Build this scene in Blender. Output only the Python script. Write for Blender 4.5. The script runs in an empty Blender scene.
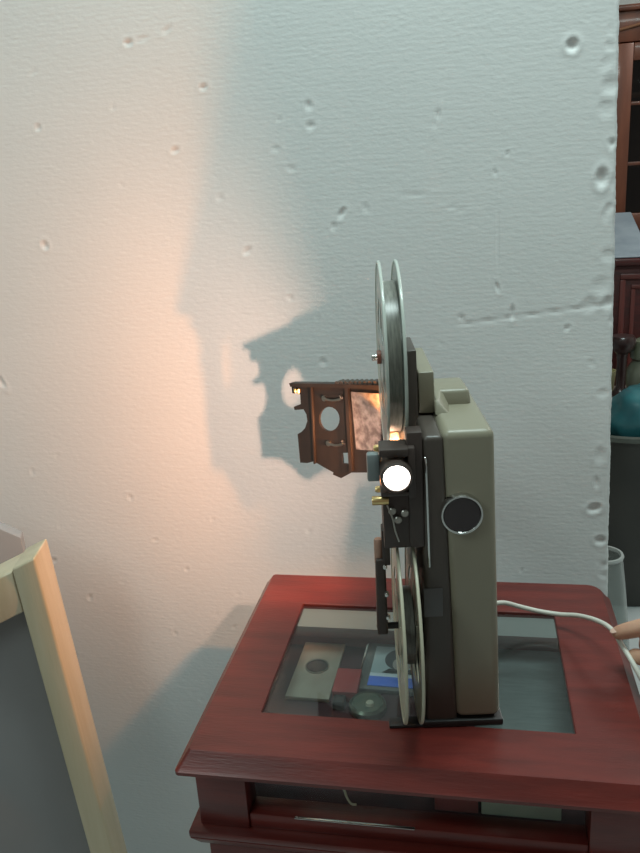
import bpy, bmesh, math, random
import numpy as np
from mathutils import Vector, Matrix, noise
random.seed(3)
D = bpy.data; SC = bpy.context.scene; COL = SC.collection
PI = math.pi

# ------------------------------------------------------------------ camera
def nrm(v): return v / np.linalg.norm(v)
Yc = nrm(np.array([153., 261., -790.]))
Xc = np.array([4095., 15., 790.]); Xc = nrm(Xc - Xc.dot(Yc) * Yc)
Zc = np.cross(Xc, Yc)
Rm = np.stack([Xc, Yc, Zc], 1)            # camera axes in rows
cd = D.cameras.new('camera'); cam = D.objects.new('camera', cd); COL.objects.link(cam)
M = Matrix.Identity(4)
for r in range(3):
    for c in range(3): M[r][c] = float(Rm.T[r][c])
M.translation = (0, 0, 1.3)
cam.matrix_world = M
cd.sensor_fit = 'VERTICAL'; cd.sensor_height = 24; cd.lens = 790 / 853 * 24
cd.clip_start = .02
SC.camera = cam

# ------------------------------------------------------------------ materials
def mat(name, col, rough=.5, metal=0, coat=0, spec=.5, var=0, vscale=8, stretch=(1, 1, 1), col2=None, bump=0, bscale=60, trans=0, emis=None, estr=0, sheen=0):
    m = D.materials.new(name); m.use_nodes = True; nt = m.node_tree; b = nt.nodes['Principled BSDF']
    b.inputs['Base Color'].default_value = (*col, 1); b.inputs['Roughness'].default_value = rough
    b.inputs['Metallic'].default_value = metal; b.inputs['Coat Weight'].default_value = coat
    b.inputs['Coat Roughness'].default_value = .12; b.inputs['Specular IOR Level'].default_value = spec
    b.inputs['Transmission Weight'].default_value = trans; b.inputs['Sheen Weight'].default_value = sheen
    if emis: b.inputs['Emission Color'].default_value = (*emis, 1); b.inputs['Emission Strength'].default_value = estr
    tc = nt.nodes.new('ShaderNodeTexCoord'); mp = nt.nodes.new('ShaderNodeMapping'); mp.inputs['Scale'].default_value = stretch
    nt.links.new(tc.outputs['Object'], mp.inputs['Vector'])
    nz = nt.nodes.new('ShaderNodeTexNoise'); nz.inputs['Scale'].default_value = vscale; nz.inputs['Detail'].default_value = 5
    nt.links.new(mp.outputs[0], nz.inputs['Vector'])
    mx = nt.nodes.new('ShaderNodeMix'); mx.data_type = 'RGBA'
    c2 = col2 if col2 else tuple(x * (1 - var) for x in col)
    mx.inputs[6].default_value = (*col, 1); mx.inputs[7].default_value = (*c2, 1)
    rp = nt.nodes.new('ShaderNodeMapRange'); rp.inputs[1].default_value = .35; rp.inputs[2].default_value = .65
    nt.links.new(nz.outputs['Fac'], rp.inputs[0]); nt.links.new(rp.outputs[0], mx.inputs[0]); nt.links.new(mx.outputs[2], b.inputs['Base Color'])
    if bump:
        n2 = nt.nodes.new('ShaderNodeTexNoise'); n2.inputs['Scale'].default_value = bscale; n2.inputs['Detail'].default_value = 4
        nt.links.new(mp.outputs[0], n2.inputs['Vector'])
        bp = nt.nodes.new('ShaderNodeBump'); bp.inputs['Strength'].default_value = 1; bp.inputs['Distance'].default_value = bump
        nt.links.new(n2.outputs['Fac'], bp.inputs['Height']); nt.links.new(bp.outputs[0], b.inputs['Normal'])
    return m

def glass(name, tint=(.93, .96, .95), clear=.9, rough=.03, haze=0, hazecol=(.8, .8, .8), refl=.045, edge=.8):
    # thin sheet: passes light straight through, mirrors by angle
    m = D.materials.new(name); m.use_nodes = True; nt = m.node_tree; nt.nodes.clear()
    o = nt.nodes.new('ShaderNodeOutputMaterial'); t = nt.nodes.new('ShaderNodeBsdfTransparent'); g = nt.nodes.new('ShaderNodeBsdfGlossy')
    t.inputs[0].default_value = (*tint, 1); g.inputs['Roughness'].default_value = rough
    lw = nt.nodes.new('ShaderNodeLayerWeight'); lw.inputs['Blend'].default_value = .5
    pw = nt.nodes.new('ShaderNodeMath'); pw.operation = 'POWER'; pw.inputs[1].default_value = 4.0; nt.links.new(lw.outputs['Facing'], pw.inputs[0])
    f = nt.nodes.new('ShaderNodeMath'); f.operation = 'MULTIPLY_ADD'; f.inputs[1].default_value = edge; f.inputs[2].default_value = refl; nt.links.new(pw.outputs[0], f.inputs[0])
    mx = nt.nodes.new('ShaderNodeMixShader'); nt.links.new(f.outputs[0], mx.inputs[0]); nt.links.new(t.outputs[0], mx.inputs[1]); nt.links.new(g.outputs[0], mx.inputs[2])
    last = mx
    if haze:
        d = nt.nodes.new('ShaderNodeBsdfPrincipled'); d.inputs['Base Color'].default_value = (*hazecol, 1); d.inputs['Roughness'].default_value = .3
        m2 = nt.nodes.new('ShaderNodeMixShader'); m2.inputs[0].default_value = haze
        nt.links.new(mx.outputs[0], m2.inputs[1]); nt.links.new(d.outputs[0], m2.inputs[2]); last = m2
    nt.links.new(last.outputs[0], o.inputs[0]); return m

M_red = mat('red_lacquered_wood', (.138, .017, .012), .38, coat=.08, col2=(.088, .011, .008), vscale=5, stretch=(2, 14, 14), bump=.0002, bscale=40)
M_dred = mat('dark_red_wood', (.085, .014, .012), .4, coat=.3, col2=(.05, .010, .009), vscale=6, stretch=(3, 3, 12))
M_beige = mat('beige_plastic', (.27, .245, .18), .36, var=.06, bump=.00008, bscale=900)
M_grey = mat('dark_grey_plastic', (.075, .060, .050), .4, var=.12, bump=.00008, bscale=900)
M_brown = mat('brown_bakelite', (.055, .038, .032), .45, var=.25, vscale=40)
M_cover = mat('dark_brown_cover', (.034, .025, .021), .5, var=.25, vscale=40)
M_black = mat('black_plastic', (.018, .016, .016), .4, var=.2)
M_chrome = mat('chrome', (.75, .74, .72), .18, metal=1, var=.05)
M_steel = mat('brushed_steel', (.45, .42, .38), .35, metal=1, var=.2, vscale=50)
M_brass = mat('brass', (.75, .55, .25), .28, metal=1, var=.1)
M_plate = mat('stained_steel_plate', (.42, .37, .34), .6, metal=.1, col2=(.16, .13, .12), vscale=130, bump=.0002, bscale=200)
M_knob = mat('knob_face', (.045, .034, .036), .5, var=.2)
M_reel = glass('frosted_reel_plastic', (.86, .9, .88), haze=.50, hazecol=(.55, .58, .54), rough=.15)
M_reelrim = glass('clear_reel_rim', (.9, .93, .91), haze=.55, hazecol=(.7, .74, .68), rough=.1)
M_reelb = mat('cream_reel_plastic', (.48, .45, .34), .35, var=.1)
M_film = mat('wound_film', (.13, .125, .105), .3, col2=(.08, .075, .065), vscale=80, stretch=(8, 1, 1))
M_film2 = mat('light_wound_film', (.26, .255, .22), .3, col2=(.17, .165, .145), vscale=80, stretch=(8, 1, 1))
M_cable = mat('white_cable', (.62, .60, .53), .45, var=.08)
M_floor = None
M_wall = mat('painted_wall', (.55, .58, .56), .85, var=.06, vscale=2, bump=.0006)
M_ceil = mat('ceiling_paint', (.68, .70, .68), .9, var=.03)
M_pine = mat('pine_wood', (.55, .46, .32), .42, coat=.35, col2=(.48, .39, .25), vscale=5, stretch=(10, 10, 1), bump=.0002)
M_pgrey = mat('grey_board', (.25, .24, .24), .7, var=.12, vscale=4)
M_bgrey = mat('blue_grey_board', (.30, .33, .35), .6, var=.1)
M_lens = D.materials.new('lit_lens'); M_lens.use_nodes = True
_b = M_lens.node_tree.nodes['Principled BSDF']; _b.inputs['Base Color'].default_value = (.9, .9, .85, 1); _b.inputs['Emission Color'].default_value = (1, .93, .82, 1); _b.inputs['Emission Strength'].default_value = 16
M_glass = glass('cabinet_glass', (.90, .94, .93))
M_sglass = glass('cabinet_side_glass', (.90, .93, .92), refl=.006, edge=.25, rough=.12)
M_clear = glass('clear_vase_plastic', (.82, .85, .84), haze=.22, hazecol=(.6, .62, .6))
M_blue = mat('blue_print', (.10, .24, .95), .3, var=.2)
M_skin = mat('skin', (.52, .30, .20), .5, col2=(.46, .24, .16), vscale=60, bump=.0002, bscale=400)
M_skin.node_tree.nodes['Principled BSDF'].inputs['Subsurface Weight'].default_value = .08

# foam board: faint horizontal hot-wire ripples and grain
M_foam = mat('foam_board', (.80, .80, .79), .8, var=.03, vscale=3, stretch=(1, 1, 2), bump=.00035, bscale=110)
_nt = M_foam.node_tree
_w = _nt.nodes.new('ShaderNodeTexWave'); _w.bands_direction = 'Z'; _w.inputs['Scale'].default_value = 55; _w.inputs['Distortion'].default_value = 3.5; _w.inputs['Detail'].default_value = 3; _w.inputs['Detail Scale'].default_value = 1.4
_tc = [n for n in _nt.nodes if n.type == 'TEX_COORD'][0]; _nt.links.new(_tc.outputs['Object'], _w.inputs['Vector'])
_bp = [n for n in _nt.nodes if n.type == 'BUMP'][0]
_b2 = _nt.nodes.new('ShaderNodeBump'); _b2.inputs['Distance'].default_value = .00003; _nt.links.new(_w.outputs['Fac'], _b2.inputs['Height'])
_nt.links.new(_bp.outputs[0], _b2.inputs['Normal']); _nt.links.new(_b2.outputs[0], _nt.nodes['Principled BSDF'].inputs['Normal'])

# ------------------------------------------------------------------ helpers
def link(name, me, m, parent=None, smooth=False, ang=40):
    o = D.objects.new(name, me); COL.objects.link(o)
    if m: me.materials.append(m)
    if parent: o.parent = parent
    if smooth:
        for p in me.polygons: p.use_smooth = True
        try: me.set_sharp_from_angle(angle=math.radians(ang))
        except Exception: pass
    return o
def finish(name, bm, m, parent=None, smooth=False, ang=40):
    bmesh.ops.recalc_face_normals(bm, faces=bm.faces)
    me = D.meshes.new(name); bm.to_mesh(me); bm.free()
    return link(name, me, m, parent, smooth, ang)
def tag(o, label, cat, group=None, kind=None):
    if label: o['label'] = label
    if cat: o['category'] = cat
    if group: o['group'] = group
    if kind: o['kind'] = kind
    return o
def empty(name, loc, label, cat, rz=0, group=None):
    o = D.objects.new(name, None); COL.objects.link(o); o.location = loc; o.rotation_euler = (0, 0, rz); o.empty_display_size = .05
    return tag(o, label, cat, group)
def struct(o): o['kind'] = 'structure'; return o
def hexa(bm, lo, hi, bev=0, seg=3):
    """lo/hi: four bottom / top corners ccw"""
    b = bmesh.new(); vs = [b.verts.new(p) for p in list(lo) + list(hi)]
    b.faces.new(vs[:4][::-1]); b.faces.new(vs[4:])
    for i in range(4):
        j = (i + 1) % 4; b.faces.new([vs[i], vs[j], vs[4 + j], vs[4 + i]])
    bmesh.ops.recalc_face_normals(b, faces=b.faces)
    if bev: bmesh.ops.bevel(b, geom=b.edges[:], offset=bev, segments=seg, affect='EDGES', profile=.5)
    t = D.meshes.new('t'); b.to_mesh(t); b.free(); bm.from_mesh(t); D.meshes.remove(t)
def box(bm, a, c, bev=0, seg=2):
    x0, y0, z0 = a; x1, y1, z1 = c
    hexa(bm, [(x0, y0, z0), (x1, y0, z0), (x1, y1, z0), (x0, y1, z0)], [(x0, y0, z1), (x1, y0, z1), (x1, y1, z1), (x0, y1, z1)], bev, seg)
def part_box(name, a, c, m, parent=None, bev=.001, smooth=True):
    bm = bmesh.new(); box(bm, a, c, bev); return finish(name, bm, m, parent, smooth)
def lathe(bm, prof, origin=(0, 0, 0), axis='Z', n=40, closed=False):
    """prof: list of (radius, height along axis)"""
    rings = []
    for r, h in prof:
        ring = []
        for k in range(n):
            a = 2 * PI * k / n
            p = {'Z': (r * math.cos(a), r * math.sin(a), h), 'X': (h, r * math.cos(a), r * math.sin(a)), 'Y': (r * math.cos(a), h, r * math.sin(a))}[axis]
            ring.append(bm.verts.new([p[i] + origin[i] for i in range(3)]))
        rings.append(ring)
    pairs = list(zip(rings[:-1], rings[1:]))
    if closed: pairs.append((rings[-1], rings[0]))
    for A, B in pairs:
        for k in range(n): bm.faces.new([A[k], A[(k + 1) % n], B[(k + 1) % n], B[k]])
    if not closed:
        if prof[0][0] > 1e-6: bm.faces.new(rings[0][::-1])
        if prof[-1][0] > 1e-6: bm.faces.new(rings[-1])
    bmesh.ops.remove_doubles(bm, verts=bm.verts, dist=1e-6)
def lathe_obj(name, prof, m, origin=(0, 0, 0), axis='Z', parent=None, n=40, closed=False, ang=35):
    bm = bmesh.new(); lathe(bm, prof, origin, axis, n, closed); return finish(name, bm, m, parent, True, ang)
def tube(bm, pts, r, n=10, sub=8):
    P = [Vector(p) for p in pts]
    if sub > 1 and len(P) > 2:
        Q = []
        for i in range(len(P) - 1):
            p0, p1, p2, p3 = P[max(i - 1, 0)], P[i], P[i + 1], P[min(i + 2, len(P) - 1)]
            for k in range(sub):
                t = k / sub
                Q.append(.5 * ((2 * p1) + (-p0 + p2) * t + (2 * p0 - 5 * p1 + 4 * p2 - p3) * t * t + (-p0 + 3 * p1 - 3 * p2 + p3) * t ** 3))
        P = Q + [P[-1]]
    rings = []; up = Vector((0, 0, 1))
    for i, p in enumerate(P):
        t = (P[min(i + 1, len(P) - 1)] - P[max(i - 1, 0)]).normalized()
        a = t.cross(up)
        if a.length < .05: a = t.cross(Vector((1, 0, 0)))
        a.normalize(); b = t.cross(a).normalized()
        rr = r(i / (len(P) - 1)) if callable(r) else r
        rings.append([bm.verts.new(p + (a * math.cos(2 * PI * k / n) + b * math.sin(2 * PI * k / n)) * rr) for k in range(n)])
    for A, B in zip(rings[:-1], rings[1:]):
        for k in range(n): bm.faces.new([A[k], A[(k + 1) % n], B[(k + 1) % n], B[k]])
    bm.faces.new(rings[0][::-1]); bm.faces.new(rings[-1])
def tube_obj(name, pts, r, m, parent=None, n=10, sub=8):
    bm = bmesh.new(); tube(bm, pts, r, n, sub); return finish(name, bm, m, parent, True, 60)
def poly_mesh(outer, holes, thick):
    """flat outline with holes, filled and given thickness (through a 2-D curve); returns a mesh in x,y with z = +-thick/2"""
    cu = D.curves.new('c', 'CURVE'); cu.dimensions = '2D'; cu.fill_mode = 'BOTH'; cu.extrude = thick / 2
    for loop in [outer] + holes:
        s = cu.splines.new('POLY'); s.points.add(len(loop) - 1); s.use_cyclic_u = True
        for p, q in zip(s.points, loop): p.co = (q[0], q[1], 0, 1)
    o = D.objects.new('c', cu); COL.objects.link(o); bpy.context.view_layer.update()
    me = D.meshes.new_from_object(o.evaluated_get(bpy.context.evaluated_depsgraph_get()))
    D.objects.remove(o); D.curves.remove(cu); return me

# ------------------------------------------------------------------ the room
RX0, RX1, RY0, RY1, RZ = -2.6, 3.0, -2.2, 4.1, 2.75
M_floor = mat('pale_floor_tile', (.52, .55, .55), .35, var=.08, vscale=3)
nt = M_floor.node_tree; br = nt.nodes.new('ShaderNodeTexBrick'); br.offset = 0; br.inputs['Scale'].default_value = 1; br.inputs['Brick Width'].default_value = .6; br.inputs['Row Height'].default_value = .6; br.inputs['Mortar Size'].default_value = .004
br.inputs['Color1'].default_value = (.52, .56, .56, 1); br.inputs['Color2'].default_value = (.47, .51, .51, 1); br.inputs['Mortar'].default_value = (.25, .27, .27, 1)
tcn = [n for n in nt.nodes if n.type == 'TEX_COORD'][0]; nt.links.new(tcn.outputs['Object'], br.inputs['Vector']); nt.links.new(br.outputs['Color'], nt.nodes['Principled BSDF'].inputs['Base Color'])
struct(part_box('floor', (RX0 - .1, RY0, -.1), (RX1 + .1, RY1 + .1, 0), M_floor, bev=0, smooth=False))
struct(part_box('ceiling', (RX0 - .1, RY0, RZ), (RX1 + .1, RY1 + .1, RZ + .1), M_ceil, bev=0, smooth=False))
struct(part_box('wall_back', (RX0, RY1, 0), (RX1, RY1 + .1, RZ), M_wall, bev=0, smooth=False))
struct(part_box('wall_left', (RX0 - .1, RY0, 0), (RX0, RY1, RZ), M_wall, bev=0, smooth=False))
struct(part_box('wall_right', (RX1, RY0, 0), (RX1 + .1, RY1, RZ), M_wall, bev=0, smooth=False))
struct(part_box('baseboard_back', (RX0, RY1 - .015, 0), (RX1, RY1, .09), M_ceil, bev=.003))

# ------------------------------------------------------------------ big foam board
BY, BT = 1.04, .05
def board():
    def edge(z): return .163 + (1.46 - z) * .029
    us = np.concatenate([np.linspace(-1.3, -.78, 14)[:-1], np.linspace(-.78, .0, 261)[:-1], np.linspace(0, 1, 91) * 0 + np.linspace(0, .155, 91)])
    us = np.unique(us.round(6))
    vs = np.concatenate([np.linspace(0, .36, 8)[:-1], np.linspace(.36, 1.66, 434), np.linspace(1.66, 2.1, 8)[1:]])
    U, V = np.meshgrid(us, vs)
    E_ = .163 + (1.46 - V) * .029
    X = np.where(U > 0, U / .155 * E_, U); Z = V
    H = np.zeros_like(X)                                     # depth of dents into the sheet
    rs = np.random.RandomState(5)
    def dent(x, z, rx, rz, d, rot=0, rim=.25):
        c, s = math.cos(rot), math.sin(rot); dx, dz = X - x, Z - z
        q = ((dx * c + dz * s) / rx) ** 2 + ((-dx * s + dz * c) / rz) ** 2
        H[:] += d * np.exp(-q ** 1.5) - d * rim * np.exp(-(np.sqrt(q) - 1.6) ** 2 * 4)
    for x, z, rx, rz, d, ro in [(.113, 1.425, .009, .009, .008, 0), (.152, 1.276, .009, .014, .008, 0), (.161, .845, .012, .008, .006, .3), (.171, .797, .010, .008, .006, 0),
            (.049, 1.117, .004, .012, .004, 0), (-.166, 1.252, .005, .010, .005, -.5), (-.178, 1.236, .004, .007, .003, 0), (-.428, 1.475, .008, .005, .005, 0), (-.335, 1.416, .007, .004, .005, 0), (-.382, 1.343, .008, .004, .004, .2),
            (-.327, 1.28, .008, .003, .003, 0), (-.57, 1.384, .005, .006, .004, 0), (-.588, 1.231, .006, .008, .005, .5), (-.697, 1.038, .006, .018, .005, .5), (-.043, 1.358, .002, .016, .004, -.2),
            (-.655, .564, .006, .006, .004, 0), (-.484, .78, .006, .003, .003, 0), (-.41, 1.477, .016, .003, .002, .2), (-.375, 1.485, .010, .003, .003, .5), (-.20, 1.36, .008, .006, .003, 0), (-.24, 1.37, .002, .008, .003, .4),
            (-.46, 1.40, .004, .004, .002, 0), (-.40, .655, .003, .003, .003, 0), (-.36, .69, .005, .002, .002, 0), (-.24, .80, .007, .003, .002, 0), (-.07, 1.27, .04, .0018, .0015, .05), (-.02, 1.25, .02, .002, .002, -.2), (.03, 1.21, .0015, .05, .0012, 0), (.03, 1.15, .003, .010, .004, .3), (-.3, .6, .004, .004, .003, 0)]:
        dent(x, z, rx * .66, rz * .66, d * .4, ro)
    for k in range(45):
        dent(rs.uniform(-.76, .12), rs.uniform(.45, 1.6), rs.uniform(.001, .004), rs.uniform(.001, .006), rs.uniform(.0004, .0016), rs.uniform(0, 3))
    for k in range(45):                                      # crumbled right-hand edge
        z = rs.uniform(.45, 1.6); dent(.163 + (1.46 - z) * .029 - abs(rs.normal(0, .014)), z, rs.uniform(.003, .010), rs.uniform(.003, .009), rs.uniform(.0004, .0011), rs.uniform(0, 3))
    ln = np.abs(Z - (1.10 + (X + .05) * .11)); H += .0012 * np.exp(-(ln / .0012) ** 2) * ((X > -.02) & (X < .17))        # long scratch
    H += .0030 * np.clip((X - (E_ - .004)) / .004, 0, 1) ** 2
    Yv = BY + H
    ny, nx = X.shape
    V3 = np.stack([X, Yv, Z], -1).reshape(-1, 3)
    jag = np.convolve(rs.normal(0, .0008, ny), np.ones(5) / 5, 'same'); V3.reshape(ny, nx, 3)[:, -1, 0] += jag
    idx = np.arange(nx * ny).reshape(ny, nx)
    faces = np.stack([idx[:-1, :-1], idx[:-1, 1:], idx[1:, 1:], idx[1:, :-1]], -1).reshape(-1, 4).tolist()
    per = list(idx[0, :]) + list(idx[1:, -1]) + list(idx[-1, -2::-1]) + list(idx[-2:0:-1, 0])
    off = len(V3); back = V3[per].copy(); back[:, 1] = BY + BT
    V3 = np.concatenate([V3, back]); n = len(per)
    for i in range(n): faces.append([int(per[(i + 1) % n]), int(per[i]), off + i, off + (i + 1) % n])
    faces.append([off + i for i in range(n)][::-1])
    me = D.meshes.new('foam_board'); me.from_pydata(V3.tolist(), [], faces); me.update()
    o = link('foam_board', me, M_foam, None, True, 50)
    tag(o, 'large white dented foam board standing upright behind the red display case', 'board')
board()

# ------------------------------------------------------------------ display case
TZ = .80
case = empty('display_case', (-.055, .74, 0), 'red lacquered wooden display case with glass top, standing under the projector', 'display case')
def cx(o): o.parent = case; o.location = (.055, -.74, 0); return o      # geometry below is in room coordinates
X0, X1, Y0, Y1 = -.2625, .152, .570, .909
OX0, OX1, OY0, OY1 = -.2065, .0905, .631, .838
def ring_frame():
    bm = bmesh.new()
    def rect(x0, y0, x1, y1, z, r=0):
        pts = []
        for cxx, cyy, a0 in [(x1, y0, -90), (x1, y1, 0), (x0, y1, 90), (x0, y0, 180)]:
            rr = r if (cxx == x1 and cyy == y1) else r * .25
            mx = cxx - math.copysign(rr, cxx - (x0 + x1) / 2); my = cyy - math.copysign(rr, cyy - (y0 + y1) / 2)
            for k in range(5):
                a = math.radians(a0 + 90 * k / 4); pts.append(bm.verts.new((mx + rr * math.cos(a), my + rr * math.sin(a), z)))
        return pts
    e = .011
    loops = [rect(OX0 - .022, OY0 - .022, OX1 + .022, OY1 + .022, TZ - .020, .002), rect(OX0, OY0, OX1, OY1, TZ - .0075, .002), rect(OX0, OY0, OX1, OY1, TZ - .001, .002), rect(OX0 - .001, OY0 - .001, OX1 + .001, OY1 + .001, TZ, .003), rect(X0 + .001, Y0 + .001, X1 - .001, Y1 - .001, TZ, .016), rect(X0, Y0, X1, Y1, TZ - .0012, .016),
             rect(X0 - e + .002, Y0 - e + .002, X1 + e - .002, Y1 + e - .002, TZ - .0145, .018), rect(X0 - e, Y0 - e, X1 + e, Y1 + e, TZ - .0165, .018), rect(X0 - e, Y0 - e, X1 + e, Y1 + e, TZ - .020, .018)]
    n = len(loops[0])
    for i in range(len(loops)):
        A, B = loops[i], loops[(i + 1) % len(loops)]
        for k in range(n): bm.faces.new([A[k], A[(k + 1) % n], B[(k + 1) % n], B[k]])
    return bm
cx(finish('top_frame', ring_frame(), M_red, None, True, 30))
g = cx(part_box('glass_top', (OX0 - .0002, OY0 - .0002, TZ - .0065), (OX1 + .0002, OY1 + .0002, TZ - .0025), M_glass, bev=0, smooth=False))
PX0, PX1, PY0, PY1 = -.2655, .150, .586, .893
for a, b in [((PX0, PY0), (PX0 + .05, PY0 + .03)), ((PX1 - .05, PY0), (PX1, PY0 + .03)), ((PX0, PY1 - .03), (PX0 + .03, PY1)), ((PX1 - .03, PY1 - .03), (PX1, PY1))]:
    cx(part_box('corner_post', (*a, .698), (*b, .780), M_red, bev=.0015))
for x0, y0, x1, y1 in [(PX0 + .05, PY0 + .012, PX1 - .05, PY0 + .015), (PX0 + .03, PY1 - .015, PX1 - .03, PY1 - .012), (PX0 + .010, PY0 + .03, PX0 + .013, PY1 - .03), (PX1 - .013, PY0 + .03, PX1 - .010, PY1 - .03)]:
    cx(part_box('side_glass', (x0, y0, .7145), (x1, y1, .780), M_sglass, bev=0, smooth=False))
bm = bmesh.new()
box(bm, (PX0 + .05, PY0 + .002, .698), (PX1 - .05, PY0 + .026, .7150), .002); box(bm, (PX0 + .03, PY1 - .026, .698), (PX1 - .03, PY1 - .002, .7345), .002)
box(bm, (PX0 + .002, PY0 + .03, .698), (PX0 + .026, PY1 - .03, .7150), .002); box(bm, (PX1 - .026, PY0 + .03, .698), (PX1 - .002, PY1 - .03, .7150), .002)
cx(finish('bottom_rail', bm, M_red, None, True))
M_case = mat('case_floor_cloth', (.075, .018, .022), .75, col2=(.05, .02, .028), vscale=20)
cx(part_box('case_floor', (PX0 + .027, PY0 + .027, .698), (PX1 - .027, PY1 - .027, .7118), M_case, bev=.001))
cx(part_box('display_step', (PX0 + .0275, .652, .712), (PX1 - .0275, PY1 - .0275, .7232), M_case, bev=.001))
bm = bmesh.new(); e = .010
hexa(bm, [(PX0 - .002, PY0 - .002, .677), (PX1 + .002, PY0 - .002, .677), (PX1 + .002, PY1 + .002, .677), (PX0 - .002, PY1 + .002, .677)], [(PX0 - e, PY0 - e, .690), (PX1 + e, PY0 - e, .690), (PX1 + e, PY1 + .008, .690), (PX0 - e, PY1 + .008, .690)], .0015)
box(bm, (PX0 - e, PY0 - e, .6902), (PX1 + e, PY1 + .008, .698), .002)
cx(finish('ledge_moulding', bm, M_red, None, True))
cx(part_box('apron', (PX0 + .004, PY0 + .004, .57), (PX1 - .004, PY1 - .004, .678), M_red, bev=.002))
for a, b in [((PX0, PY0), 1), ((PX1 - .045, PY0), 1), ((PX0, PY1 - .045), 1), ((PX1 - .045, PY1 - .045), 1)]:
    bm = bmesh.new(); x, y = a
    hexa(bm, [(x + .008, y + .008, 0), (x + .037, y + .008, 0), (x + .037, y + .037, 0), (x + .008, y + .037, 0)], [(x, y, .60), (x + .045, y, .60), (x + .045, y + .045, .60), (x, y + .045, .60)], .002)
    cx(finish('leg', bm, M_red, None, True))
bm = bmesh.new(); box(bm, (-.17, PY0 - .0002, .7152), (-.055, PY0 + .003, .7164), .0006); cx(finish('rail_highlight', bm, M_chrome, None, True))['label'] = 'thin bright strip standing in for the highlight on the bottom rail'  # highlight along the wooden bottom rail, put in as a chrome strip

# contents of the case, lying on its floor
CZ = .7236
M_paper = mat('beige_booklet', (.44, .37, .30), .6, col2=(.36, .29, .23), vscale=30)
bk = empty('booklet', (-.189, .807, CZ), 'beige flat card box with a dark oval window, lying inside the glass case', 'card box', -.02)
part_box('cover', (-.026, -.056, 0), (.026, .056, .005), M_paper, bk, .0008)
lathe_obj('oval_window', [(.0, .0), (.013, 0), (.013, .0012), (.0115, .0016), (.011, .0008), (0, .0008)], mat('dark_window', (.03, .032, .03), .15, coat=.6), (0, .004, .005), 'Z', bk, 28)
lathe_obj('window_rim', [(.0128, .0), (.0145, 0), (.0145, .0015), (.0128, .0015)], M_steel, (0, .004, .005), 'Z', bk, 28, closed=True)
ph = empty('photo_case', (-.088, .822, CZ), 'grey framed photo card with a blue bottom band, lying inside the case beside the reel', 'photo card', -.03)
part_box('frame', (-.048, -.050, 0), (.040, .044, .006), mat('photo_frame_grey', (.13, .13, .13), .3, coat=.5), ph, .0015)
part_box('frame_edge', (-.047, -.049, .006), (-.0445, .043, .008), M_chrome, ph, .0005)
part_box('photo', (-.034, -.032, .006), (.030, .036, .0068), mat('photo_sky', (.42, .50, .54), .2, col2=(.55, .60, .62), vscale=20), ph, .0002)
part_box('blue_band', (-.034, -.044, .006), (.030, -.026, .0072), M_blue, ph, .0002)
part_box('white_band', (-.034, -.0265, .0061), (.030, -.020, .00735), mat('photo_white', (.7, .75, .85), .3), ph, .0002)
def oval(cx_, cy_, rx, ry, t): return poly_mesh([(rx * math.cos(a) + cx_, ry * math.sin(a) + cy_) for a in np.linspace(0, 2 * PI, 28, endpoint=False)], [], t)
h = link('portrait_hair', oval(-.002, .010, .018, .021, .0004), mat('portrait_hair_tone', (.06, .065, .075), .4), ph); h.location = (0, 0, .0071)
h = link('portrait_face', oval(.002, .000, .0115, .014, .0004), mat('portrait_tone', (.40, .36, .34), .4), ph); h.location = (0, 0, .0076)
h = link('portrait_collar', poly_mesh([(-.020, -.0195), (.022, -.0195), (.014, -.011), (.004, -.0135), (-.012, -.011)], [], .0004), mat('portrait_collar_tone', (.03, .03, .035), .4), ph); h.location = (0, 0, .0080)
wt = empty('compass', (-.118, .742, CZ), 'small round dark green faced instrument with a metal rim inside the case', 'instrument', .3)
lathe_obj('casing', [(.0, 0), (.019, 0), (.021, .003), (.021, .009), (.0185, .012), (.0175, .0095), (0, .0095)], mat('instrument_casing', (.16, .17, .13), .3, metal=.6), (0, 0, 0), 'Z', wt, 40)
lathe_obj('dial', [(0, 0), (.017, 0), (.017, .0012), (0, .0012)], mat('green_dial', (.03, .06, .035), .3, coat=.6, col2=(.10, .11, .07), vscale=90), (0, 0, .0095), 'Z', wt, 32)
lathe_obj('hub', [(0, 0), (.005, 0), (.004, .003), (0, .0035)], mat('cream_hub', (.45, .42, .33), .4), (.002, -.004, .0107), 'Z', wt, 20)
bxr = empty('small_red_box', (-.146, .775, CZ), 'small bright red box between the beige card box and the round instrument', 'box', 0)
part_box('box_body', (-.014, -.022, 0), (.014, .022, .012), mat('red_card', (.33, .03, .03), .5, var=.15), bxr, .001)
part_box('box_lid', (-.0145, -.0225, .012), (.0145, .0225, .015), mat('red_card_lid', (.36, .035, .035), .5, var=.15), bxr, .001)
blk = part_box('black_cube', (-.158, .738, CZ), (-.144, .752, CZ + .012), M_black, bev=.002)
tag(blk, 'tiny black block lying left of the round instrument in the case', 'block')
sl = part_box('grey_panel', (.0, .70, CZ), (.112, .872, CZ + .006), mat('grey_textured_panel', (.085, .095, .095), .35, col2=(.13, .14, .14), vscale=50, stretch=(1, 8, 1), bump=.0004, bscale=200), bev=.001)
tag(sl, 'dark grey textured panel lying in the right half of the glass case', 'panel')
gb = part_box('green_grey_card', (.006, .616, .7122), (.079, .640, .7400), mat('green_grey_card', (.50, .54, .44), .7, col2=(.42, .46, .38), vscale=60), bev=.001)
tag(gb, 'pale green grey card box seen through the front glass of the case', 'card box')
rb = part_box('dull_red_box', (-.038, .616, .7122), (.003, .640, .7400), mat('dull_red_box', (.34, .075, .07), .6, var=.3, vscale=40), bev=.001)
tag(rb, 'dull red box beside the green grey card behind the front glass', 'box')
hook = tube_obj('cord_end', [(-.134, .604, .7795), (-.131, .604, .760), (-.127, .604, .744), (-.123, .604, .738), (-.121, .604, .730), (-.117, .604, .7225), (-.112, .6045, .7215)], .0011, mat('pale_cord', (.60, .52, .38), .6))
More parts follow.
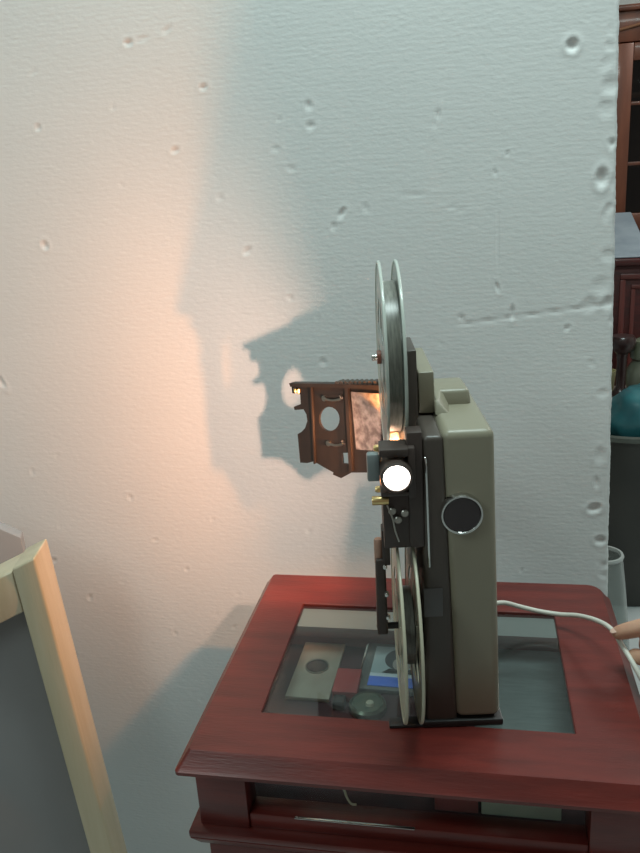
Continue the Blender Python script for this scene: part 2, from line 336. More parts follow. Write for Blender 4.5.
tag(hook, 'short cream cord end dangling behind the front glass of the case', 'cord')

# ------------------------------------------------------------------ film projector
YAW = math.radians(9.15)
pj = empty('film_projector', (-.077, .62, TZ), 'beige and dark grey film projector with lit lens on the glass-topped red case', 'projector', YAW)
D_ = .165
def slab(name, xl0, xl1, xr0, xr1, y0, y1, z0, z1, m, bev, seg=4):
    bm = bmesh.new()
    hexa(bm, [(xl0, y0, z0), (xr0, y0, z0), (xr0, y1, z0), (xl0, y1, z0)], [(xl1, y0, z1), (xr1, y0, z1), (xr1, y1, z1), (xl1, y1, z1)], bev, seg)
    return finish(name, bm, m, pj, True, 25)
slab('right_cover', .0605, .0512, .1022, .0955, 0, D_, .008, .2920, M_beige, .0075, 5)
slab('front_panel', .0325, .0355, .0625, .0532, .0006, D_ - .002, .004, .2880, M_grey, .0045, 4)
slab('rear_housing', .0355, .0365, .085, .082, D_ - .01, .205, .02, .262, M_beige, .010, 4)
# base tray
bm = bmesh.new(); box(bm, (.029, -.002, 0.0), (.1045, D_ + .03, .0075), .0018); finish('base', bm, M_black, pj, True)
bm = bmesh.new(); box(bm, (.029, .0, .0), (.0315, .16, .03), .001); box(bm, (-.002, -.001, 0), (.030, .012, .0035), .001); finish('reel_guard', bm, M_black, pj, True)
# focus knob
kb = lathe_obj('focus_knob', [(0, -.007), (.0150, -.007), (.0158, -.0062), (.0165, .001), (0, .001)], M_knob, (.0669, 0, .2186), 'Y', pj, 48)
rg = lathe_obj('knob_ring', [(.0156, -.0066), (.0162, -.0074), (.0176, -.0074), (.0182, -.006), (.0182, .001), (.0156, .001)], M_chrome, (.0669, 0, .2186), 'Y', kb, 48, closed=True); rg['label'] = 'silver ring round the knob'
# chrome strip
bm = bmesh.new(); tube(bm, [(.0370, -.0006, .270), (.0378, -.0014, .262), (.0385, -.0016, .20), (.0388, -.0008, .168)], .0011, 8, 4); finish('chrome_strip', bm, M_chrome, pj, True)
part_box('label_plate', (.0335, -.0006, .118), (.050, .001, .146), mat('faint_plate', (.105, .10, .10), .35), pj, .0004)
# handle
bm = bmesh.new(); hexa(bm, [(.050, .076, .289), (.0885, .076, .289), (.0885, .125, .289), (.050, .125, .289)], [(.050, .080, .3060), (.087, .080, .3060), (.086, .125, .3060), (.050, .125, .3060)], .0045, 4)
hd = finish('carrying_handle', bm, M_beige, pj, True, 25)
bm = bmesh.new(); hexa(bm, [(.052, .050, .2900), (.066, .050, .2900), (.070, .09, .2900), (.052, .09, .2900)], [(.052, .058, .302), (.055, .058, .302), (.062, .088, .307), (.052, .088, .307)], .002, 3)
finish('arm_socket', bm, M_beige, pj, True, 25)
bm = bmesh.new(); hexa(bm, [(.0388, .060, .29), (.0532, .060, .29), (.0532, .160, .285), (.0388, .160, .285)], [(.0385, .060, .3285), (.0525, .060, .3285), (.0525, .160, .329), (.0385, .160, .329)], .0016, 3)
finish('arm_block', bm, M_beige, pj, True, 25)
# upper reel arm
bm = bmesh.new(); hexa(bm, [(.0270, .058, .235), (.0385, .058, .235), (.0385, .125, .235), (.0270, .125, .235)], [(.0285, .060, .3485), (.0375, .060, .3485), (.0375, .120, .3485), (.0285, .120, .3485)], .0012, 3)
arm = finish('reel_arm', bm, M_grey, pj, True, 25)
lathe_obj('arm_spindle', [(.0, -.027), (.0022, -.027), (.0030, -.0265), (.0030, 0), (.0, 0)], M_chrome, (.0290, .10, .335), 'X', arm, 20)
lathe_obj('arm_knob', [(0, -.0035), (.0026, -.0030), (.0032, -.001), (.0026, .001), (0, .0015)], M_chrome, (.0022, .10, .335), 'X', arm, 20)
# lens housing and film gate on the left flank
bm = bmesh.new()
box(bm, (.0225, .001, .186), (.0355, .020, .292), .0015)
box(bm, (-.0010, -.008, .274), (.0230, .018, .2810), .0012)
box(bm, (-.0010, -.006, .238), (.0230, .014, .2420), .0012)
finish('lens_housing', bm, M_brown, pj, True)
part_box('lens_bracket', (.0225, -.006, .236), (.0285, .012, .281), M_brown, pj, .001)
LX, LZ = .0122, .2585
lathe_obj('lens_barrel', [(.0110, -.016), (.0122, -.0165), (.0134, -.0155), (.0134, .014), (.0110, .014)], M_brown, (LX, 0, LZ), 'Y', pj, 44, closed=True)
lathe_obj('lens', [(0, -.0155), (.004, -.0152), (.008, -.0142), (.0110, -.0125), (.0110, .004), (0, .004)], M_lens, (LX, 0, LZ), 'Y', pj, 44, ang=60)['label'] = 'glowing white lens of the lit projector'
part_box('film_gate_baffle', (.0155, .0497, .191), (.0355, .0530, .2525), M_brown, pj, .001)  # gate plate, sized to block lamp light towards the upper reel
part_box('grey_tab', (-.0115, .006, .2475), (-.0005, .016, .2725), mat('grey_tab_plastic', (.20, .23, .23), .35), pj, .002)
lathe_obj('brass_knob', [(0, -.0102), (.0036, -.0102), (.0040, -.0094), (.0040, .004), (0, .004)], M_brass, (.0015, .002, .2320), 'X', pj, 24)
bm = bmesh.new(); box(bm, (.0005, .002, .186), (.0230, .016, .2380), .0012); finish('roller_block', bm, M_brown, pj, True)
for x, z in [(.0082, .2230), (.0128, .2145), (.0188, .2205)]:
    lathe_obj('film_roller', [(0, -.005), (.0026, -.005), (.0034, -.0042), (.0022, -.003), (.0022, .0005), (0, .0005)], M_steel, (x, .002, z), 'Y', pj, 20)
tube_obj('film_guide_wire', [(.004, -.002, .229), (.008, -.004, .218), (.010, -.004, .206), (.013, -.003, .195)], .0008, M_steel, pj)
for y, z in [(.018, .274), (.022, .262), (.020, .235)]:
    lathe_obj('gate_screw', [(0, -.003), (.0022, -.0028), (.003, -.001), (.003, .002), (0, .002)], M_brass, (-.0022, y, z), 'X', pj, 16)
part_box('lamp_baffle_top', (.0150, .0190, .2505), (.0345, .0495, .2520), M_brown, pj, .0004)  # added baffle, keeps lamp light off the reel above
part_box('lamp_baffle_rear', (.0100, .1735, .1910), (.0340, .1765, .2360), M_black, pj, .0006)  # added baffle, shades the open cover's plate from the rear lamp
part_box('lamp_baffle_bottom', (.0040, .0165, .1885), (.0310, .160, .1905), M_brown, pj, .0004)  # added baffle, stops lamp light spilling down onto the lower reel
# lower reel arm with its latch, left of the reel
bm = bmesh.new(); box(bm, (.0008, .022, .165), (.0045, .048, .225), .001); box(bm, (-.0012, .020, .160), (.0060, .036, .195), .001); lp = finish('lower_bracket', bm, M_brown, pj, True)
bm = bmesh.new(); hexa(bm, [(-.0085, .020, .088), (.0015, .020, .088), (.0015, .042, .088), (-.0085, .042, .088)], [(-.0075, .020, .166), (.0015, .020, .166), (.0015, .040, .166), (-.0075, .040, .166)], .002, 3)
lv = finish('reel_latch', bm, M_brown, pj, True)
lathe_obj('latch_roller', [(0, -.013), (.0035, -.0125), (.0042, -.011), (.0042, .011), (.0035, .0125), (0, .013)], mat('pink_brown_roller', (.38, .22, .16), .4), (-.0040, .028, .171), 'Z', pj, 20)
for y, z in [(.018, .160), (.018, .132), (.018, .108)]:
    lathe_obj('latch_screw', [(0, -.0022), (.0016, -.0020), (.0022, -.0008), (.0022, .003), (0, .003)], M_chrome, (.0018 - (z - .1) * .02, y, z), 'Y', lv, 16)
lathe_obj('lower_spindle', [(0, -.008), (.0032, -.0075), (.0040, -.006), (.0032, 0), (.0032, .037), (0, .037)], M_black, (-.001, .030, .092), 'X', pj, 20)

# hinged side cover, swung open away to the left
U0 = Vector((.0059, .2016, 0)); UD = Vector((-.725, .689, 0)).normalized(); UN = Vector((UD.y, -UD.x, 0))   # UN points to the camera side... thickness
def PP(u, z, w=0): return U0 + UD * u + UN * w + Vector((0, 0, z))
outl = [(.1343, .2625), (.1305, .2672), (.0749, .2744), (-.0345, .2872), (-.0315, .1841), (.0175, .1768), (.0425, .1711), (.0597, .1601), (.0734, .1617), (.0716, .1645), (.0885, .1679), (.1041, .1717), (.116, .1668), (.1288, .1647), (.1297, .2016), (.122, .206), (.1155, .2119), (.1107, .2218), (.1116, .2298), (.1159, .2354), (.1319, .2319), (.1328, .2358), (.1201, .2413), (.1199, .2535), (.1237, .2538), (.1258, .2591), (.129, .253), (.1337, .2528)]
hole = [(.0567, .2335), (.0578, .2287), (.0605, .2241), (.0644, .2202), (.0693, .2172), (.0746, .2154), (.0798, .2152), (.0845, .2165), (.088, .2192), (.0901, .223), (.0906, .2276), (.0893, .2325), (.0865, .2371), (.0824, .2411), (.0775, .244), (.0722, .2455), (.067, .2456), (.0626, .2443), (.0592, .2416), (.0571, .2379)]
sq = [(.0564, .1924), (.0438, .195), (.0438, .1812), (.0559, .1791)]
def to_panel(me, w):
    for v in me.vertices: v.co = PP(v.co.x, v.co.y, v.co.z + w)
    return me
cov = link('side_cover', to_panel(poly_mesh(outl, [hole, sq], .0028), 0), M_cover, pj)
s = -1 if (UN.y > 0) else 1      # side that faces the front of the projector
F = s * .0014
cov['label'] = 'opened brown inner cover with a round hole'
def panel_prism(name, pts, h, m, par=cov):
    return link(name, to_panel(poly_mesh(pts, [], h), F + s * h / 2), m, par)
panel_prism('cover_plate', [(.0355, .2690), (-.0060, .2730), (-.0060, .2075), (.0317, .2021)], .0012, M_plate)['label'] = 'stained metal plate'
panel_prism('cover_rib', [(.0425, .2745), (.0375, .2750), (.0375, .1750), (.0425, .1735)], .0040, M_cover)
panel_prism('cover_rib', [(.0995, .2690), (.0970, .2693), (.1000, .1700), (.1020, .1695)], .0030, M_cover)
panel_prism('cover_lip', [(.1305, .2672), (.0749, .2744), (-.0333, .2871), (-.0333, .2825), (.0749, .2700), (.1290, .2630)], .0070, M_cover)
# ridged thumb grip along the top edge
bm = bmesh.new()
for k in range(11):
    u = .052 - k * .0072; z = .2775 + (.052 - u) * .0085 / .07 * 1.15
    P = [PP(u, z, s * .008), PP(u, z, -s * .004)]; q = bmesh.new()
    tube(bm, P, .0028, 8, 1)
bm.verts.ensure_lookup_table()
finish('cover_grip', bm, M_grey, cov, True)
def screw(u, z, par, r=.0035):
    bm = bmesh.new(); tube(bm, [PP(u, z, F), PP(u, z, F + s * .0025)], r, 16, 1); return finish('spring_screw', bm, M_steel, par, True, 30)
for (u0, z0), (u1, z1) in [((.078, .2552), (.051, .2589)), ((.0755, .2007), (.0519, .2048))]:
    bm = bmesh.new(); tube(bm, [PP(u0, z0, F + s * .0012), PP((u0 + u1) / 2, (z0 + z1) / 2 - .002, F + s * .002), PP(u1, z1, F + s * .0015), PP(u1 + .001, z1 + .004, F + s * .002)], .0016, 8, 6)
    sp = finish('leaf_spring', bm, M_steel, cov, True); screw(u0, z0, sp); 
for u in (.1275, .1215):
    bm = bmesh.new(); tube(bm, [PP(u, .2555, F + s * .001), PP(u, .2600, F + s * .001)], .0016, 8, 1); finish('cover_contact', bm, M_brass, cov, True)
# hinge pin
tube_obj('cover_hinge', [(.0325, .172, .185), (.0325, .172, .285)], .0032, M_brown, pj, 12, 1)

# ------------------------------------------------------------------ film reels
def flange_bm(x, R=.088, hub=.028, bore=.0042, t=.0011, win=5, tilt=0):
    """outer ring, hub disc and spokes in the plane x = const"""
    bm = bmesh.new()
    def sector(r0, r1, a0, a1, n):
        A = []
        for k in range(n + 1):
            a = a0 + (a1 - a0) * k / n
            A.append([bm.verts.new((x + dx, r * math.cos(a), r * math.sin(a))) for dx in (-t / 2, t / 2) for r in (r0, r1)])
        for p, q in zip(A[:-1], A[1:]):
            bm.faces.new([p[0], p[1], q[1], q[0]]); bm.faces.new([p[2], q[2], q[3], p[3]])
            bm.faces.new([p[0], q[0], q[2], p[2]]); bm.faces.new([p[1], p[3], q[3], q[1]])
        if a1 - a0 < 2 * PI - .01:
            for p in (A[0], A[-1]): bm.faces.new([p[0], p[1], p[3], p[2]])
    sector(R * .62, R, 0, 2 * PI, 96); sector(bore, hub, 0, 2 * PI, 48)
    for k in range(win):
        a = 2 * PI * k / win + .3; sector(hub - .0005, R * .62 + .0005, a - .16, a + .16, 6)
    bmesh.ops.remove_doubles(bm, verts=bm.verts, dist=1e-5)
    return bm
def rim_prof(R): return [(R - .0022, -.0013), (R - .0004, -.0014), (R, -.0006), (R, .0006), (R - .0004, .0014), (R - .0022, .0013)]
def reel(y, z, xs, label, m_fl, m_rim, filmr, name='film_reel', tilt=(0, 0)):
    c = pj.matrix_basis @ Vector(((xs[0] + xs[1]) / 2, y, z))
    r = empty(name, c, label, 'film reel', YAW); r.rotation_euler = (0, tilt[0], YAW + tilt[1])
    hw = (xs[1] - xs[0]) / 2
    for dx in (-hw, hw):
        f = finish('flange', flange_bm(dx), m_fl, r, False)
        lathe_obj('flange_rim', rim_prof(.0885), m_rim, (dx, 0, 0), 'X', f, 96, closed=True, ang=80)
    lathe_obj('core', [(.0042, -hw + .0006), (.016, -hw + .0006), (.016, hw - .0006), (.0042, hw - .0006)], m_rim, (0, 0, 0), 'X', r, 40, closed=True)
    lathe_obj('film', [(.0165, -hw + .0018), (filmr, -hw + .0018), (filmr, hw - .0018), (.0165, hw - .0018)], M_film2 if filmr > .05 else M_film, (0, 0, 0), 'X', r, 72, closed=True)
    return r
r1 = reel(.10, .335, (.0090, .0245), 'translucent upper film reel on the arm above the lit lens', M_reel, M_reelrim, .070)
r2 = reel(.030, .0925, (.0120, .0262), 'cream lower film reel hanging beside the projector base, edge towards the viewer', M_reelb, M_reelb, .036)
tube_obj('reel_cap', [(-.0086, 0, 0), (-.0125, 0, 0)], .0065, mat('red_brown_cap', (.25, .09, .06), .4), r1, 16, 1)
# projector lamp light spilling from the opened flank
def plight(name, loc, col, power, rad):
    l = D.lights.new(name, 'POINT'); l.color = col; l.energy = power; l.shadow_soft_size = rad
    o = D.objects.new(name, l); COL.objects.link(o); o.location = pj.matrix_basis @ Vector(loc); return o
def spot(name, loc, target, col, power, rad, ang, blend):
    l = D.lights.new(name, 'SPOT'); l.color = col; l.energy = power; l.shadow_soft_size = rad; l.spot_size = math.radians(ang); l.spot_blend = blend
    o = D.objects.new(name, l); COL.objects.link(o); a = pj.matrix_basis @ Vector(loc); o.location = a
    o.rotation_euler = (Vector(target) - a).to_track_quat('-Z', 'Y').to_euler(); return o
spot('gate_lamp', (.0185, .034, .2430), (-.25, 1.04, 1.06), (1, .60, .44), 6.6, .0065, 128, .8)
spot('lamp_house_light', (.0270, .152, .2150), (-.47, 1.0, 1.06), (1, .38, .12), 5.2, .005, 160, .5)

# ------------------------------------------------------------------ power cord and the hand
cord = tube_obj('power_cord', [(.022, .797, .834), (.034, .806, .830), (.052, .812, .822), (.072, .811, .818), (.094, .806, .818), (.112, .795, .824), (.128, .773, .832), (.1385, .748, .8375), (.147, .727, .830), (.160, .705, .812), (.185, .690, .76), (.215, .70, .62), (.25, .74, .40), (.27, .80, .12), (.31, .84, .0045), (.45, .86, .0045), (.8, 1.0, .0045)], .0026, M_cable, None, 12, 8)
tag(cord, 'white power cord running from behind the projector to the pinching hand', 'cord')

def hand():
    OFF = Vector((-.0075, -.006, -.0065))
    V = []; E_ = []; Rr = []
    def add(p, r, par=None):
        V.append(Vector(p)); Rr.append(r)
        if par is not None: E_.append((par, len(V) - 1))
        return len(V) - 1
    wrist = add((.262, .752, .905), (.024, .019))
    a = add((.300, .757, .925), (.026, .022), wrist); a = add((.37, .765, .965), (.032, .028), a); a = add((.47, .78, 1.02), (.038, .035), a); add((.56, .79, 1.07), (.040, .038), a)
    palm = add((.236, .749, .893), (.030, .016), wrist); p2 = add((.214, .746, .884), (.034, .015), palm)
    # index: reaches out and presses the cord from above
    k = add((.206, .728, .876), (.0110, .0108), p2); k = add((.184, .730, .868), (.0098, .0098), k); k = add((.171, .733, .861), (.0095, .0095), k); k = add((.156, .737, .8535), (.0088, .0088), k); add((.1430, .7405, .8465), (.0068, .0066), k)
    # middle, ring, little: curled towards the palm
    for dy, ln, rr in [(.021, 1.0, .0093), (.040, .93, .0088), (.057, .78, .0078)]:
        k = add((.213, .727 + dy, .872), (rr * 1.1, rr * 1.05), p2)
        k = add((.219 - .034 * ln, .728 + dy, .853), (rr, rr), k)
        k = add((.221 - .043 * ln, .726 + dy, .830), (rr * .92, rr * .92), k); k = add((.225 - .034 * ln, .725 + dy, .815), (rr * .88, rr * .85), k)
        add((.229 - .018 * ln, .726 + dy, .812), (rr * .75, rr * .7), k)
    # thumb: leaves the side of the palm and meets the index from below
    k = add((.226, .722, .878), (.015, .013), palm); k = add((.204, .711, .859), (.0118, .0110), k); k = add((.184, .716, .838), (.0100, .0092), k); k = add((.169, .726, .831), (.0090, .0080), k); add((.158, .733, .830), (.0072, .0058), k)
    me = D.meshes.new('person'); me.from_pydata([(v + OFF)[:] for v in V], E_, []); o = D.objects.new('tmp', me); COL.objects.link(o)
    bpy.context.view_layer.objects.active = o
    sk = o.modifiers.new('s', 'SKIN'); sk.use_smooth_shade = True; sk.branch_smoothing = .3
    for i, r in enumerate(Rr):
        me.skin_vertices[0].data[i].radius = r; me.skin_vertices[0].data[i].use_root = (i == 0)
    ss = o.modifiers.new('u', 'SUBSURF'); ss.levels = 2; ss.render_levels = 2
    bpy.context.view_layer.update()
    m2 = D.meshes.new_from_object(o.evaluated_get(bpy.context.evaluated_depsgraph_get())); D.objects.remove(o)
    h = link('person', m2, M_skin, None, True, 180)
    tag(h, "person's hand reaching in from the right edge, pinching the white cord", 'person')
    # nails
    mn = mat('finger_nail', (.62, .40, .32), .3, coat=.4)
    for (p, n) in [((.1455, .7375, .8535), (-.45, -.1, .9))]:
        bm = bmesh.new(); bmesh.ops.create_uvsphere(bm, u_segments=14, v_segments=8, radius=1)
        for v in bm.verts: v.co = Vector((v.co.x * .0050, v.co.y * .0042, v.co.z * .0011))
        nl = finish('finger_nail', bm, mn, h, True, 180); nl.location = Vector(p) + OFF; nl.rotation_euler = Vector(n).to_track_quat('Z', 'X').to_euler()
    # sleeve
    bm = bmesh.new(); tube(bm, [(.40, .770, .982), (.47, .780, 1.020), (.575, .792, 1.078), (.70, .81, 1.15)], lambda t: .047 + .012 * t, 20, 5)
    finish('sleeve', bm, mat('dark_sleeve', (.06, .06, .07), .8, var=.2), h, True, 60)
hand()

# ------------------------------------------------------------------ wooden framed board at the left
fr = empty('framed_board', (-.58, .72, 0), 'pale wooden framed grey board standing at the left edge, its side glowing orange', 'framed board')
A = Vector((-.4686, .700, .9245)); tdir = Vector((-.24, .97, 0)).normalized(); TH = .052
rail = Vector((-.039, -.010, -.017)); rail_n = rail / .039     # per metre to the left
stile = Vector((.026, .006, -.403)) / .403                       # per metre down
def FP(dx, dz, t): return A + rail_n * dx + stile * dz + tdir * t - Vector((-.58, .72, 0))
WD = .42; HT = (A.z) / 1.0
def slant(name, dx0, dx1, z0, z1, t0, t1, m, bev=.002, follow=True):
    bm = bmesh.new(); c = []
    for (dx, dz) in [(dx0, z1), (dx1, z1), (dx1, z0), (dx0, z0)]: c.append((dx, dz))
    lo = [FP(dx, dz, t0) for dx, dz in c]; hi = [FP(dx, dz, t1) for dx, dz in c]
    hexa(bm, lo, hi, bev, 3); return finish(name, bm, m, fr, True, 30)
hb = A.z
def foot(dx): return (A.z + rail_n.z * dx) - .001
# right stile: full height; rounded top
bm = bmesh.new(); lo = [FP(0, foot(0), 0), FP(.0255, foot(.0255), 0), FP(.0255, .0, 0), FP(.0, .0, 0)]; hi = [FP(0, foot(0), TH), FP(.0255, foot(.0255), TH), FP(.0255, 0, TH), FP(0, 0, TH)]
hexa(bm, lo, hi, .0028, 4); finish('right_stile', bm, M_pine, fr, True, 30)
bm = bmesh.new(); d0 = WD; lo = [FP(d0, foot(d0), 0), FP(d0 + .0255, foot(d0 + .0255), 0), FP(d0 + .0255, 0, 0), FP(d0, 0, 0)]; hi = [p + tdir * TH for p in lo]
hexa(bm, lo, hi, .0028, 4); finish('left_stile', bm, M_pine, fr, True, 30)
slant('top_rail', .0258, WD - .0003, .003, .054, .001, TH - .001, M_pine)
slant('bottom_rail', .0258, WD - .0003, .64, .69, .002, TH - .002, M_pine)
slant('panel', .0258, WD - .0003, .0542, .6398, .018, .026, M_pgrey, .0003)
# second leaning board behind it
def leaning():
    P = [(-.640, .83, .938), (-.575, .90, .865)]
    bm = bmesh.new()
    a, b = Vector((-.80, .800, 1.008)), Vector((-.603, .880, .858)); th = Vector((-.01, .022, 0)); dn = .86
    lo = [a, b, Vector((b.x + .0, b.y, 0.001)), Vector((a.x, a.y, 0.001))]; hexa(bm, lo, [p + th for p in lo], .002, 2)
    o = finish('leaning_board', bm, M_bgrey, None, True, 30)
    tag(o, 'thin blue grey board with a slanting top edge, standing behind the wooden frame', 'board')
leaning()

# ------------------------------------------------------------------ things behind, seen past the board's right edge
M_bw = mat('bookcase_wood', (.20, .065, .033), .4, coat=.3, col2=(.12, .038, .020), vscale=4, stretch=(6, 6, 1))
bc = empty('bookcase', (1.1, 3.78, 0), 'tall reddish brown carved bookcase with glazed doors by the back wall', 'bookcase')
S6 = 3.6 / 3.4
bx0, bx1, byf, byb, bt = -.555, .60, -.18, .18, 1.845
bm = bmesh.new(); box(bm, (bx0, byf, 0), (bx0 + .03, byb, bt), .004); box(bm, (bx1 - .03, byf, 0), (bx1, byb, bt), .004); box(bm, (bx0, byb - .02, 0), (bx1, byb, bt), .002)
box(bm, (bx0, byf, .0), (bx1, byb, .08), .003); box(bm, (bx0, byf, bt - .03), (bx1, byb, bt), .003)
for z in (.5, .95, 1.25, 1.52): box(bm, (bx0 + .031, byf + .03, z), (bx1 - .031, byb - .021, z + .02), .001)
finish('carcass', bm, M_bw, bc, True)
bm = bmesh.new(); box(bm, (bx0 - .012, byf - .03, bt - .01), (bx1 + .012, byb, bt + .012), .006); box(bm, (bx0 - .004, byf - .014, bt - .12), (bx1 + .004, byf, bt - .01), .004); finish('cornice', bm, M_bw, bc, True)
tube_obj('carved_swag', [(bx0 + .02, byf - .016, bt - .075), (bx0 + .09, byf - .018, bt - .062), (bx0 + .2, byf - .018, bt - .035), (bx0 + .35, byf - .018, bt - .03)], .006, mat('pale_carving', (.22, .10, .05), .4), bc)
for i in range(2):
    x0 = bx0 + .002 + i * .578; x1 = x0 + .573
    bm = bmesh.new(); box(bm, (x0, byf - .022, 1.0), (x0 + .075, byf - .001, bt - .125), .004); box(bm, (x1 - .075, byf - .022, 1.0), (x1, byf - .001, bt - .125), .004)
    box(bm, (x0 + .0755, byf - .022, 1.0), (x1 - .0755, byf - .001, 1.07), .004); box(bm, (x0 + .0755, byf - .022, bt - .19), (x1 - .0755, byf - .001, bt - .125), .004)
    for z in (1.26, 1.49): box(bm, (x0 + .0755, byf - .018, z), (x1 - .0755, byf - .004, z + .014), .002)
    dr = finish('door', bm, M_bw, bc, True)
    part_box('door_glass', (x0 + .075, byf - .010, 1.065), (x1 - .075, byf - .007, bt - .185), glass('bookcase_glass' + str(i), (.5, .5, .48)), dr, 0, False)
    part_box('lower_panel', (x0, byf - .022, .09), (x1, byf - .001, .99), M_bw, bc, .004)
ch = empty('chest', (.85, 3.25, 0), 'dark red wooden chest with moulded front panels in front of the bookcase', 'chest')
part_box('chest_body', (-.62, -.22, .05), (.45, .22, .925), M_dred, ch, .004)
part_box('chest_top', (-.63, -.245, .925), (.46, .225, .950), M_dred, ch, .006)
for x in (-.60, .39):
    for y in (-.2, .15): part_box('foot', (x, y, 0), (x + .05, y + .05, .052), M_dred, ch, .003)
for i, (x0, x1) in enumerate([(-.33, .03), (.06, .42)]):
    bm = bmesh.new(); z0, z1 = .12, .895
    for a, c in [((x0, z0), (x1, z0 + .02)), ((x0, z1 - .02), (x1, z1)), ((x0, z0 + .0205), (x0 + .02, z1 - .0205)), ((x1 - .02, z0 + .0205), (x1, z1 - .0205))]: box(bm, (a[0], -.232, a[1]), (c[0], -.2202, c[1]), .004)
    for a, c in [((x0 + .04, z0 + .04), (x1 - .04, z0 + .055)), ((x0 + .04, z1 - .055), (x1 - .04, z1 - .04)), ((x0 + .04, z0 + .0555), (x0 + .055, z1 - .0555)), ((x1 - .055, z0 + .0555), (x1 - .04, z1 - .0555))]: box(bm, (a[0], -.228, a[1]), (c[0], -.2202, c[1]), .003)
    finish('moulding', bm, mat('moulding_wood', (.13, .03, .025), .35, coat=.4), ch, True)
bm = bmesh.new(); hexa(bm, [(.27, 3.02, .9505), (.620, 3.02, .9505), (.620, 3.44, .9505), (.27, 3.44, .9505)], [(.27, 3.02, .957), (.620, 3.02, .957), (.620, 3.44, 1.085), (.27, 3.44, 1.085)], .004)
o = finish('slanted_stand', bm, mat('blue_grey_cloth', (.26, .31, .35), .5, col2=(.20, .245, .285), vscale=12), None, True); tag(o, 'blue grey slanted panel lying on top of the dark red chest', 'panel')
lt = empty('low_table', (.72, 2.80, 0), 'low dull brown table carrying the green jar and turned stand', 'table')
part_box('tabletop', (-.42, -.15, .475), (.36, .15, .50), mat('dull_table_top', (.20, .165, .15), .4, var=.2), lt, .004)
for x in (-.40, .31):
    for y in (-.13, .09): part_box('leg', (x, y, 0), (x + .04, y + .04, .475), M_dred, lt, .003)
o = lathe_obj('turned_stand', [(0, 0), (.040, 0), (.042, .008), (.038, .02), (.022, .035), (.015, .05), (.017, .10), (.0155, .14), (.019, .165), (.036, .182), (.042, .200), (.042, .216), (.036, .226), (0, .228)], mat('very_dark_wood', (.035, .012, .011), .35, coat=.4, var=.3), (.492, 2.75, .5005), 'Z', None, 36)
tag(o, 'dark turned wooden stand with round top beside the green jar', 'stand')
jar = empty('lidded_jar', (.572, 2.79, .5005), 'grey green lidded ceramic jar on the low table', 'jar')
M_cer = mat('grey_green_glaze', (.20, .20, .15), .25, coat=.4, col2=(.13, .14, .09), vscale=12)
lathe_obj('jar_body', [(0, 0), (.030, 0), (.034, .006), (.052, .03), (.060, .065), (.056, .10), (.040, .128), (.036, .134), (.031, .134), (.034, .12), (.0, .12)], M_cer, (0, 0, 0), 'Z', jar, 40)
lathe_obj('jar_lid', [(0, .137), (.040, .1365), (.047, .142), (.050, .17), (.038, .20), (.014, .215), (.010, .225), (.014, .235), (0, .24)], M_cer, (0, 0, 0), 'Z', jar, 40)
o = lathe_obj('yellow_cup', [(0, 0), (.022, 0), (.027, .01), (.033, .08), (.031, .08), (.025, .012), (0, .01)], mat('pale_yellow_glaze', (.55, .53, .30), .3), (.462, 2.86, .5005), 'Z', None, 28); tag(o, 'pale yellow cup half hidden behind the foam board on the low table', 'cup')
bn = empty('dark_bin', (.46, 2.41, 0), 'large dark round bin on the pale floor behind the board', 'bin')
M_bin = mat('dark_bin_plastic', (.028, .026, .022), .35, col2=(.04, .036, .03), vscale=6)
lathe_obj('bin_body', [(0, 0), (.175, 0), (.18, .01), (.203, .535), (.198, .535), (.172, .015), (0, .012)], M_bin, (0, 0, 0), 'Z', bn, 56)
lathe_obj('bin_rim', [(.1985, .535), (.213, .535), (.213, .548), (.208, .553), (.1985, .550)], mat('bin_rim_highlight', (.10, .105, .09), .25), (0, 0, 0), 'Z', bn, 56, closed=True)  # rim highlight put into the colour, paler than the bin body
bm = bmesh.new(); bmesh.ops.create_icosphere(bm, subdivisions=4, radius=1)
for v in bm.verts:
    n = noise.noise(v.co * 2.2 + Vector((3, 1, 7))) * .16 + noise.noise(v.co * 6) * .05
    v.co *= 1 + n; v.co = Vector((v.co.x * .135, v.co.y * .13, v.co.z * .13))
o = finish('teal_bundle', bm, mat('teal_plastic_bag', (.035, .17, .19), .35, col2=(.02, .10, .12), vscale=10, coat=.3), None, True, 180); o.location = (.525, 2.42, .52)
tag(o, 'crumpled teal bundle sitting in the top of the dark bin', 'bag')
VS = 1
vs_ = empty('clear_vase', (.2125, 1.25, 0), 'tall clear plastic vase standing on the floor behind the board edge', 'vase')
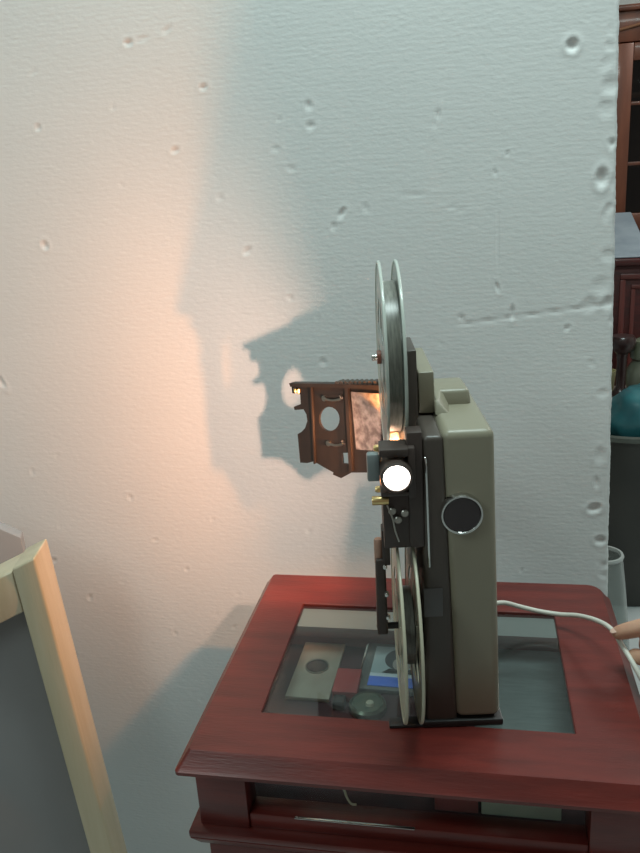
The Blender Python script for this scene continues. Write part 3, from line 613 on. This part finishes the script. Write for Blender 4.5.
lathe_obj('vase_wall', [(.0, .0), (.060, .0), (.060, .02), (.052, .45), (.047, .52), (.037, .61), (.0295, .667), (.0270, .667), (.035, .61), (.045, .52), (.050, .45), (.057, .02), (0, .01)], M_clear, (0, 0, 0), 'Z', vs_, 48)
lathe_obj('vase_rim', [(.0267, .666), (.0305, .666), (.0317, .669), (.0305, .672), (.0267, .672)], glass('vase_rim_plastic', (.9, .9, .9), haze=.6, hazecol=(.6, .62, .6)), (0, 0, 0), 'Z', vs_, 48, closed=True)

# ------------------------------------------------------------------ room lights
def area(name, loc, target, size, power, col):
    l = D.lights.new(name, 'AREA'); l.shape = 'RECTANGLE'; l.size, l.size_y = size; l.energy = power; l.color = col
    o = D.objects.new(name, l); COL.objects.link(o); o.location = loc; o.rotation_euler = (Vector(target) - Vector(loc)).to_track_quat('-Z', 'Y').to_euler(); return o
def fixture(x, y, label, w=.62, l=1.22):
    f = empty('ceiling_light', (x, y, RZ), label, 'ceiling light')
    part_box('light_housing', (-w / 2, -l / 2, -.05), (w / 2, l / 2, 0), M_ceil, f, .004)
COOL = (.80, 1.0, .98)
fixture(-1.5, -.9, 'white ceiling light panel left of and behind the viewer'); area('ceiling_lamp', (-1.5, -.9, RZ - .055), (-1.5, -.9, 0), (.6, 1.2), 17, COOL)
fixture(.15, .66, 'white ceiling light panel above the display case', 1.0, .4); area('ceiling_lamp', (.15, .66, RZ - .055), (.15, .66, 0), (1.0, .35), 25, COOL)
fixture(1.6, 2.7, 'white ceiling light panel above the chest at the back'); area('ceiling_lamp', (1.6, 2.7, RZ - .055), (1.6, 2.7, 0), (.6, 1.2), 32, (1, 1, .95))
w = D.worlds.new('world'); SC.world = w; w.use_nodes = True; w.node_tree.nodes['Background'].inputs[0].default_value = (1, .93, .86, 1); w.node_tree.nodes['Background'].inputs[1].default_value = .15

SC.view_settings.view_transform = 'Standard'; SC.view_settings.look = 'None'; SC.view_settings.gamma = 1; SC.view_settings.use_curve_mapping = False
SC.view_settings.exposure = .08
SC.cycles.use_denoising = True
SC.cycles.max_bounces = 10; SC.cycles.transparent_max_bounces = 24; SC.cycles.sample_clamp_indirect = 4
